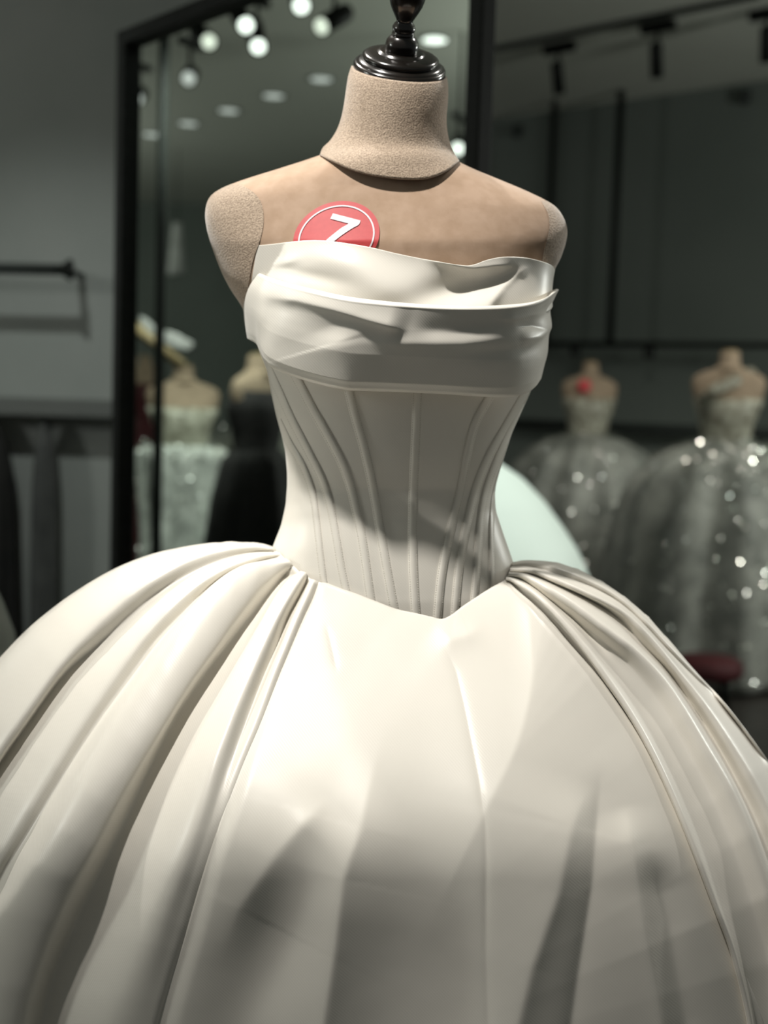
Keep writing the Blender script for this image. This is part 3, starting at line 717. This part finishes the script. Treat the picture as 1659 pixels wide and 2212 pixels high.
rel += blob(px, py, 585, 548, 16, 10, 20, -0.005) + blob(px, py, 612, 566, 22, 8, -15, 0.004) + blob(px, py, 640, 590, 60, 10, 12, -0.003)
rel += blob(px, py, 1165, 600, 22, 40, 10, -0.003)
edge = np.sin(math.pi * np.clip(us, 0, 1))[None] ** .5
Yd = Yd - rel * edge
Yd = np.minimum(Yd, torsoY(px, py) - 0.003 * edge)
grid('neckline_drape', wrap_back(U(px, py, Yd), .10), M_SATIN, gw, closed=True, thick=0.002)

lowB = [(534, 731), (553, 743), (562, 762), (579, 788), (626, 811), (687, 830), (743, 842), (771, 844), (856, 847), (950, 851), (1063, 858), (1110, 856), (1138, 849), (1157, 835), (1169, 818)]
lowL = [(543, 585), (529, 618), (525, 655), (529, 700), (534, 731)]
lowR = [(1207, 626), (1199, 642), (1189, 668), (1192, 704), (1186, 724), (1183, 762), (1176, 790), (1169, 818)]
px, py, us, vs = coons(lowT, lowB, lowL, lowR, 190, 110)
t = 2 * us - 1
bf = np.interp(vs, [0, .05, .3, .6, .9, 1], [.146, .151, .148, .143, .134, .126])
Yd = Y0 - bf[:, None] * sell(t, 2.5)[None]
edge = np.sin(math.pi * np.clip(us, 0, 1))[None] ** .4
rel = ridge(px, py, [(560, 640), (640, 648), (720, 668), (800, 692), (885, 716)], 0.007, 12, 46, 6, (.2, .15))
rel += ridge(px, py, [(760, 742), (880, 742), (1000, 742), (1100, 728), (1170, 712)], 0.0035, 22, 22, 8, (.3, .1))
rel += ridge(px, py, [(880, 712), (980, 716), (1090, 708)], -0.003, 18, 18, 8, (.3, .3))
rel += ridge(px, py, [(1060, 690), (1120, 688), (1190, 672)], 0.006, 12, 14, 3, (.4, 0))
rel += ridge(px, py, [(1110, 706), (1150, 704), (1192, 714)], -0.007, 6, 10, 2, (.4, 0))
rel += ridge(px, py, [(1120, 735), (1160, 728), (1190, 728)], 0.005, 8, 12, 2, (.4, 0))
rel += ridge(px, py, [(712, 700), (728, 740), (738, 790), (745, 842)], 0.007, 60, 45, 22, (.4, 0))
rel += ridge(px, py, [(1120, 750), (1126, 800), (1120, 856)], 0.005, 50, 40, 8, (.3, 0))
rel += blob(px, py, 575, 700, 14, 40, 15, -0.005)
rel += blob(px, py, 600, 660, 40, 14, 10, -0.003)
Yd = Yd - rel * edge
# rolled top and bottom hems
roll = np.interp(vs, [0, .012, .03, .06, .94, .975, 1], [-.004, 0, .0015, 0, 0, .0006, -.002])
Yd = Yd - roll[:, None] * edge
grid('draped_cowl', wrap_back(U(px, py, Yd), .115), M_SATIN, gw, closed=True, thick=0.0025)

# ---- skirt
silL = [(590, 1184), (570, 1177), (545, 1174), (500, 1172), (440, 1177), (380, 1187), (320, 1202), (250, 1230), (180, 1270), (120, 1312), (60, 1362), (0, 1424), (-70, 1500), (-150, 1610), (-220, 1740), (-270, 1900), (-300, 2100), (-310, 2350), (-315, 2600)]
silR = [(1108, 1217), (1128, 1213), (1150, 1212), (1200, 1216), (1250, 1232), (1300, 1258), (1350, 1292), (1400, 1335), (1450, 1392), (1490, 1440), (1540, 1495), (1600, 1570), (1659, 1650), (1720, 1745), (1790, 1880), (1840, 2030), (1880, 2200), (1900, 2400), (1910, 2600)]
SIL = silL[::-1] + silR
def baseY(px, py):
    d, _, _ = pdist(px, py, SIL)
    q = .19 + .090 * sstep(1280, 1900, py)
    return Y0 - q * np.sqrt(np.clip(1 - (1 - np.clip(d / 800, 0, 1)) ** 2, 0, 1))
def fold_sheet(name, curves, offs, nv=170, sub=12):
    """curves: pixel polylines from the gather downwards; offs: (start, mid, end) fold heights in metres"""
    C = np.array([crom(c, nv) for c in curves]); O = np.array([np.interp(np.linspace(0, 1, nv), [0, .11, .42, 1], [o[0], o[0] * .7 + o[1] * .3, o[1], o[2]]) for o in offs])
    X = np.dstack([C, O[..., None]])                                # curve, v, (px, py, off)
    nk = len(curves); ks = np.linspace(0, nk - 1, (nk - 1) * sub + 1)
    Q = np.vstack([(2 * X[0] - X[1])[None], X, (2 * X[-1] - X[-2])[None]])
    out = []
    for k in ks:
        i = min(int(k), nk - 2); s = k - i
        a, b, c, d = Q[i], Q[i + 1], Q[i + 2], Q[i + 3]
        # Hermite with limited tangents keeps neighbouring folds from crossing
        m0, m1 = (c - a) * .5, (d - b) * .5
        h = (2 * s ** 3 - 3 * s * s + 1) * b + (s ** 3 - 2 * s * s + s) * m0 + (-2 * s ** 3 + 3 * s * s) * c + (s ** 3 - s * s) * m1
        out.append(h)
    H = np.array(out)
    Yv = baseY(H[..., 0], H[..., 1]) - H[..., 2]
    lim = bodY(H[..., 0], np.clip(H[..., 1], 1000, 1395)) - 0.004
    near = sstep(1420, 1330, H[..., 1])
    lim = lim + .12 * sstep(1330, 1400, H[..., 1])
    ins = (H[..., 0] > BL(np.clip(H[..., 1], 600, 1400)) - 4) & (H[..., 0] < BR(np.clip(H[..., 1], 600, 1400)) + 4) & (H[..., 1] < 1390)
    Yv = np.where(ins, np.minimum(Yv, lim), Yv)
    P = U(H[..., 0], H[..., 1], Yv)
    return P
def with_tail(P):
    """run every fold on down to the floor"""
    out = [P]
    end = P[:, -1]
    for z in (0.45, 0.22, 0.006):
        k = 1 + 0.10 * (end[:, 2:3] - z) / np.maximum(end[:, 2:3], .1)
        q = np.array([base[0], base[1], 0]) + (end - np.array([base[0], base[1], 0])) * k
        q[:, 2] = np.minimum(z, end[:, 2]); out.append(q[:, None])
    return np.concatenate(out, 1)
leftC = [silL,
    [(592, 1187), (540, 1182), (480, 1188), (410, 1208), (340, 1245), (270, 1292), (195, 1360), (130, 1432), (65, 1520), (0, 1612), (-70, 1730), (-130, 1880), (-170, 2080), (-190, 2350), (-195, 2600)],
    [(600, 1192), (550, 1194), (480, 1212), (412, 1242), (350, 1280), (300, 1322), (215, 1399), (160, 1446), (118, 1494), (48, 1592), (0, 1662), (-60, 1770), (-110, 1910), (-150, 2100), (-165, 2350), (-170, 2600)],
    [(606, 1197), (560, 1204), (490, 1228), (430, 1262), (370, 1312), (310, 1375), (235, 1470), (165, 1570), (95, 1680), (30, 1790), (-30, 1900), (-80, 2050), (-115, 2300), (-125, 2600)],
    [(612, 1203), (570, 1212), (510, 1232), (455, 1268), (402, 1322), (340, 1388), (285, 1464), (214, 1563), (146, 1672), (75, 1790), (10, 1895), (-40, 2010), (-70, 2200), (-85, 2400), (-90, 2600)],
    [(624, 1212), (582, 1215), (530, 1226), (480, 1258), (432, 1308), (372, 1388), (318, 1466), (258, 1555), (205, 1645), (150, 1745), (98, 1840), (50, 1915), (5, 1990), (-25, 2100), (-45, 2300), (-55, 2600)],
    [(632, 1221), (595, 1236), (548, 1275), (500, 1335), (452, 1405), (400, 1480), (345, 1568), (290, 1655), (235, 1750), (185, 1850), (130, 1955), (85, 2060), (45, 2200), (20, 2400), (5, 2600)],
    [(641, 1229), (610, 1247), (570, 1290), (530, 1340), (484, 1402), (436, 1466), (388, 1538), (350, 1608), (305, 1700), (258, 1800), (210, 1900), (160, 2010), (115, 2120), (85, 2260), (65, 2420), (55, 2600)],
    [(646, 1234), (618, 1254), (585, 1300), (550, 1355), (510, 1425), (468, 1500), (425, 1580), (385, 1660), (340, 1760), (290, 1880), (235, 2000), (180, 2110), (140, 2220), (115, 2400), (105, 2600)],
    [(658, 1238), (634, 1272), (600, 1330), (570, 1390), (538, 1460), (500, 1545), (460, 1640), (425, 1740), (385, 1850), (340, 1960), (295, 2070), (250, 2180), (215, 2300), (195, 2450), (185, 2600)],
    [(668, 1248), (650, 1284), (622, 1335), (596, 1400), (566, 1470), (530, 1560), (492, 1660), (458, 1770), (420, 1885), (385, 1995), (350, 2110), (320, 2220), (290, 2350), (270, 2470), (260, 2600)],
    [(678, 1254), (662, 1290), (640, 1340), (616, 1400), (590, 1465), (556, 1560), (520, 1655), (486, 1765), (448, 1885), (410, 2010), (375, 2120), (345, 2220), (318, 2340), (298, 2460), (290, 2600)],
    [(694, 1258), (690, 1290), (668, 1345), (646, 1405), (622, 1470), (590, 1560), (556, 1655), (522, 1765), (486, 1885), (450, 2010), (418, 2120), (390, 2220), (365, 2340), (345, 2460), (335, 2600)]]
leftO = [(0, 0, 0), (.007, .010, .005), (-.008, -.018, -.008), (.004, -.004, .002), (-.008, -.012, -.006), (.011, .019, .018), (.003, .007, .006), (-.015, -.028, -.028), (-.012, -.020, -.016), (.012, .007, .005), (-.010, .004, .006), (.010, -.001, -.002), (-.012, -.010, -.006)]
PL_ = fold_sheet('l', leftC, leftO)
grid('pleated_side', with_tail(PL_), M_SATIN, gw, thick=0.0015, offset=-1)
rightC = [silR,
    [(1106, 1221), (1140, 1217), (1195, 1226), (1250, 1246), (1300, 1270), (1350, 1303), (1400, 1350), (1450, 1404), (1500, 1456), (1556, 1512), (1610, 1580), (1665, 1660), (1720, 1750), (1775, 1880), (1820, 2040), (1850, 2250), (1870, 2600)],
    [(1104, 1226), (1145, 1226), (1200, 1242), (1270, 1266), (1330, 1297), (1380, 1338), (1430, 1392), (1488, 1452), (1540, 1510), (1590, 1570), (1640, 1645), (1690, 1730), (1740, 1850), (1785, 2010), (1820, 2250), (1840, 2600)],
    [(1102, 1231), (1145, 1233), (1191, 1249), (1270, 1284), (1342, 1321), (1397, 1370), (1457, 1442), (1520, 1520), (1575, 1600), (1630, 1690), (1680, 1790), (1725, 1910), (1765, 2070), (1795, 2300), (1815, 2600)],
    [(1100, 1237), (1145, 1241), (1199, 1263), (1278, 1299), (1336, 1341), (1379, 1388), (1435, 1445), (1477, 1502), (1520, 1568), (1566, 1646), (1618, 1750), (1662, 1860), (1700, 1980), (1735, 2130), (1760, 2350), (1775, 2600)],
    [(1098, 1241), (1135, 1245), (1187, 1272), (1238, 1304), (1302, 1352), (1372, 1404), (1430, 1464), (1474, 1527), (1522, 1607), (1582, 1710), (1630, 1820), (1668, 1940), (1702, 2090), (1728, 2300), (1745, 2600)],
    [(1096, 1245), (1130, 1252), (1180, 1288), (1232, 1326), (1292, 1376), (1350, 1430), (1400, 1490), (1440, 1550), (1485, 1630), (1535, 1730), (1580, 1840), (1622, 1965), (1662, 2110), (1692, 2320), (1708, 2600)],
    [(1094, 1248), (1119, 1250), (1159, 1274), (1207, 1314), (1246, 1348), (1298, 1410), (1345, 1470), (1390, 1540), (1430, 1610), (1475, 1705), (1520, 1815), (1565, 1940), (1610, 2080), (1645, 2280), (1665, 2600)],
    [(1093, 1250), (1110, 1254), (1151, 1279), (1191, 1315), (1230, 1358), (1272, 1410), (1315, 1470), (1362, 1540), (1405, 1615), (1450, 1710), (1495, 1820), (1542, 1945), (1590, 2080), (1630, 2280), (1650, 2600)],
    [(1092, 1252), (1104, 1258), (1140, 1288), (1180, 1325), (1222, 1372), (1265, 1425), (1308, 1482), (1355, 1550), (1400, 1630), (1444, 1725), (1488, 1830), (1535, 1950), (1582, 2080), (1620, 2270), (1640, 2600)],
    [(1090, 1255), (1092, 1262), (1120, 1297), (1158, 1328), (1198, 1374), (1240, 1428), (1285, 1485), (1332, 1555), (1376, 1640), (1420, 1735), (1464, 1845), (1510, 1960), (1556, 2085), (1596, 2270), (1615, 2600)]]
rightO = [(0, 0, 0), (.004, .004, .004), (-.006, -.011, -.006), (.007, .014, .012), (-.010, -.020, -.018), (.010, .020, .019), (-.005, -.009, .004), (-.012, -.010, .002), (.010, .014, .011), (-.005, -.010, -.014), (-.010, -.016, -.018)]
PR_ = fold_sheet('r', rightC, rightO)
grid('pleated_side', with_tail(PR_), M_SATIN, gw, thick=0.0015, offset=1)
# front panel
seam = [(690, 1257), (720, 1266), (758, 1280), (815, 1302), (858, 1318), (900, 1327), (930, 1334), (954, 1339), (975, 1330), (1000, 1311), (1030, 1291), (1057, 1274), (1092, 1255)]
lineL = [(690, 1257), (672, 1296), (650, 1333), (622, 1390), (592, 1460), (553, 1560), (520, 1645), (482, 1760), (442, 1880), (403, 2010), (368, 2120), (341, 2212), (315, 2330), (300, 2450), (290, 2600)]
lineR = [(1092, 1255), (1118, 1278), (1152, 1307), (1200, 1360), (1245, 1410), (1290, 1462), (1335, 1524), (1385, 1600), (1425, 1680), (1470, 1780), (1512, 1885), (1555, 1990), (1602, 2092), (1648, 2212), (1675, 2340), (1690, 2600)]
botE2 = [(290, 2600), (700, 2640), (1000, 2650), (1300, 2640), (1690, 2600)]
px, py, us, vs = coons(seam, botE2, lineL, lineR, 220, 260, cosu=False)
Yp = baseY(px, py)
rel = np.full_like(px, 0.004)
rel += 0.004 * (sstep(0, .04, us) * sstep(0, .04, 1 - us))[None] - .004
rel += ridge(px, py, [(955, 1385), (985, 1454), (1002, 1526), (1017, 1600), (1035, 1690), (1046, 1765), (1050, 1850), (1050, 2050), (1058, 2300)], -0.0011, 7, 7, 1.5, (.12, 0))
rel += ridge(px, py, [(1302, 1635), (1290, 1730), (1275, 1920), (1245, 2115), (1220, 2300)], -0.007, 30, 55, 3, (.25, 0))
rel += ridge(px, py, [(1270, 1690), (1235, 1785), (1205, 1930), (1150, 2090), (1100, 2300)], 0.009, 110, 48, 4, (.2, 0))
rel += ridge(px, py, [(1345, 1740), (1372, 1850), (1392, 2000), (1420, 2150), (1440, 2300)], 0.009, 50, 40, 3, (.15, 0))
rel += ridge(px, py, [(1400, 1830), (1440, 2000), (1475, 2200), (1490, 2350)], -0.008, 40, 40, 10, (.2, 0))
rel += ridge(px, py, [(835, 1560), (808, 1660), (780, 1790), (742, 1900), (725, 2050), (700, 2220), (690, 2400)], 0.011, 80, 60, 4, (.55, 0))
rel += ridge(px, py, [(715, 1725), (650, 1790), (590, 1860), (520, 1960), (470, 2100)], 0.006, 50, 70, 8, (.2, .6))
rel += blob(px, py, 590, 2050, 65, 200, 22, -0.010) + blob(px, py, 900, 2000, 90, 240, 4, -0.010) + blob(px, py, 1000, 2150, 60, 160, 0, -0.006)  # hollows shaped to darken the lower skirt in place of cast shadows
rel += ridge(px, py, [(700, 1345), (712, 1380), (730, 1460)], -0.0007, 5, 5, 1.5, (.3, .3))
# small puckers under the point of the basque
rel += ridge(px, py, [(935, 1350), (975, 1382), (1015, 1372), (1050, 1345)], 0.003, 30, 18, 8, (.4, .4))
Yp = Yp - rel
clip = np.clip(py, 1000, 1395)
Yp = np.minimum(Yp, bodY(px, clip) - .0045 + .12 * sstep(1330, 1400, py))
P = np.transpose(U(px, py, Yp), (1, 0, 2))
grid('front_panel', with_tail(P), M_SATIN, gw, thick=0.0018, offset=-1)
# back of the skirt
a_ = with_tail(PL_)[0]; b_ = with_tail(PR_)[0]
rows = []
for p0, p1 in zip(a_, b_):
    mid, hf = (p0 + p1) / 2, (p1 - p0) / 2; t2 = np.linspace(0, math.pi, 60); bb = .92 * np.linalg.norm(hf)
    q = mid - hf * np.cos(t2)[:, None] + np.array([0, 1.0, 0]) * (bb * np.sin(t2) * (1 + .02 * np.sin(9 * t2)))[:, None]
    q[:, 2] -= .25 * bb * np.sin(t2); q[:, 2] = np.maximum(q[:, 2], .006); rows.append(q)
grid('skirt_back', rows, M_SATIN, gw, thick=0.0015, offset=1)
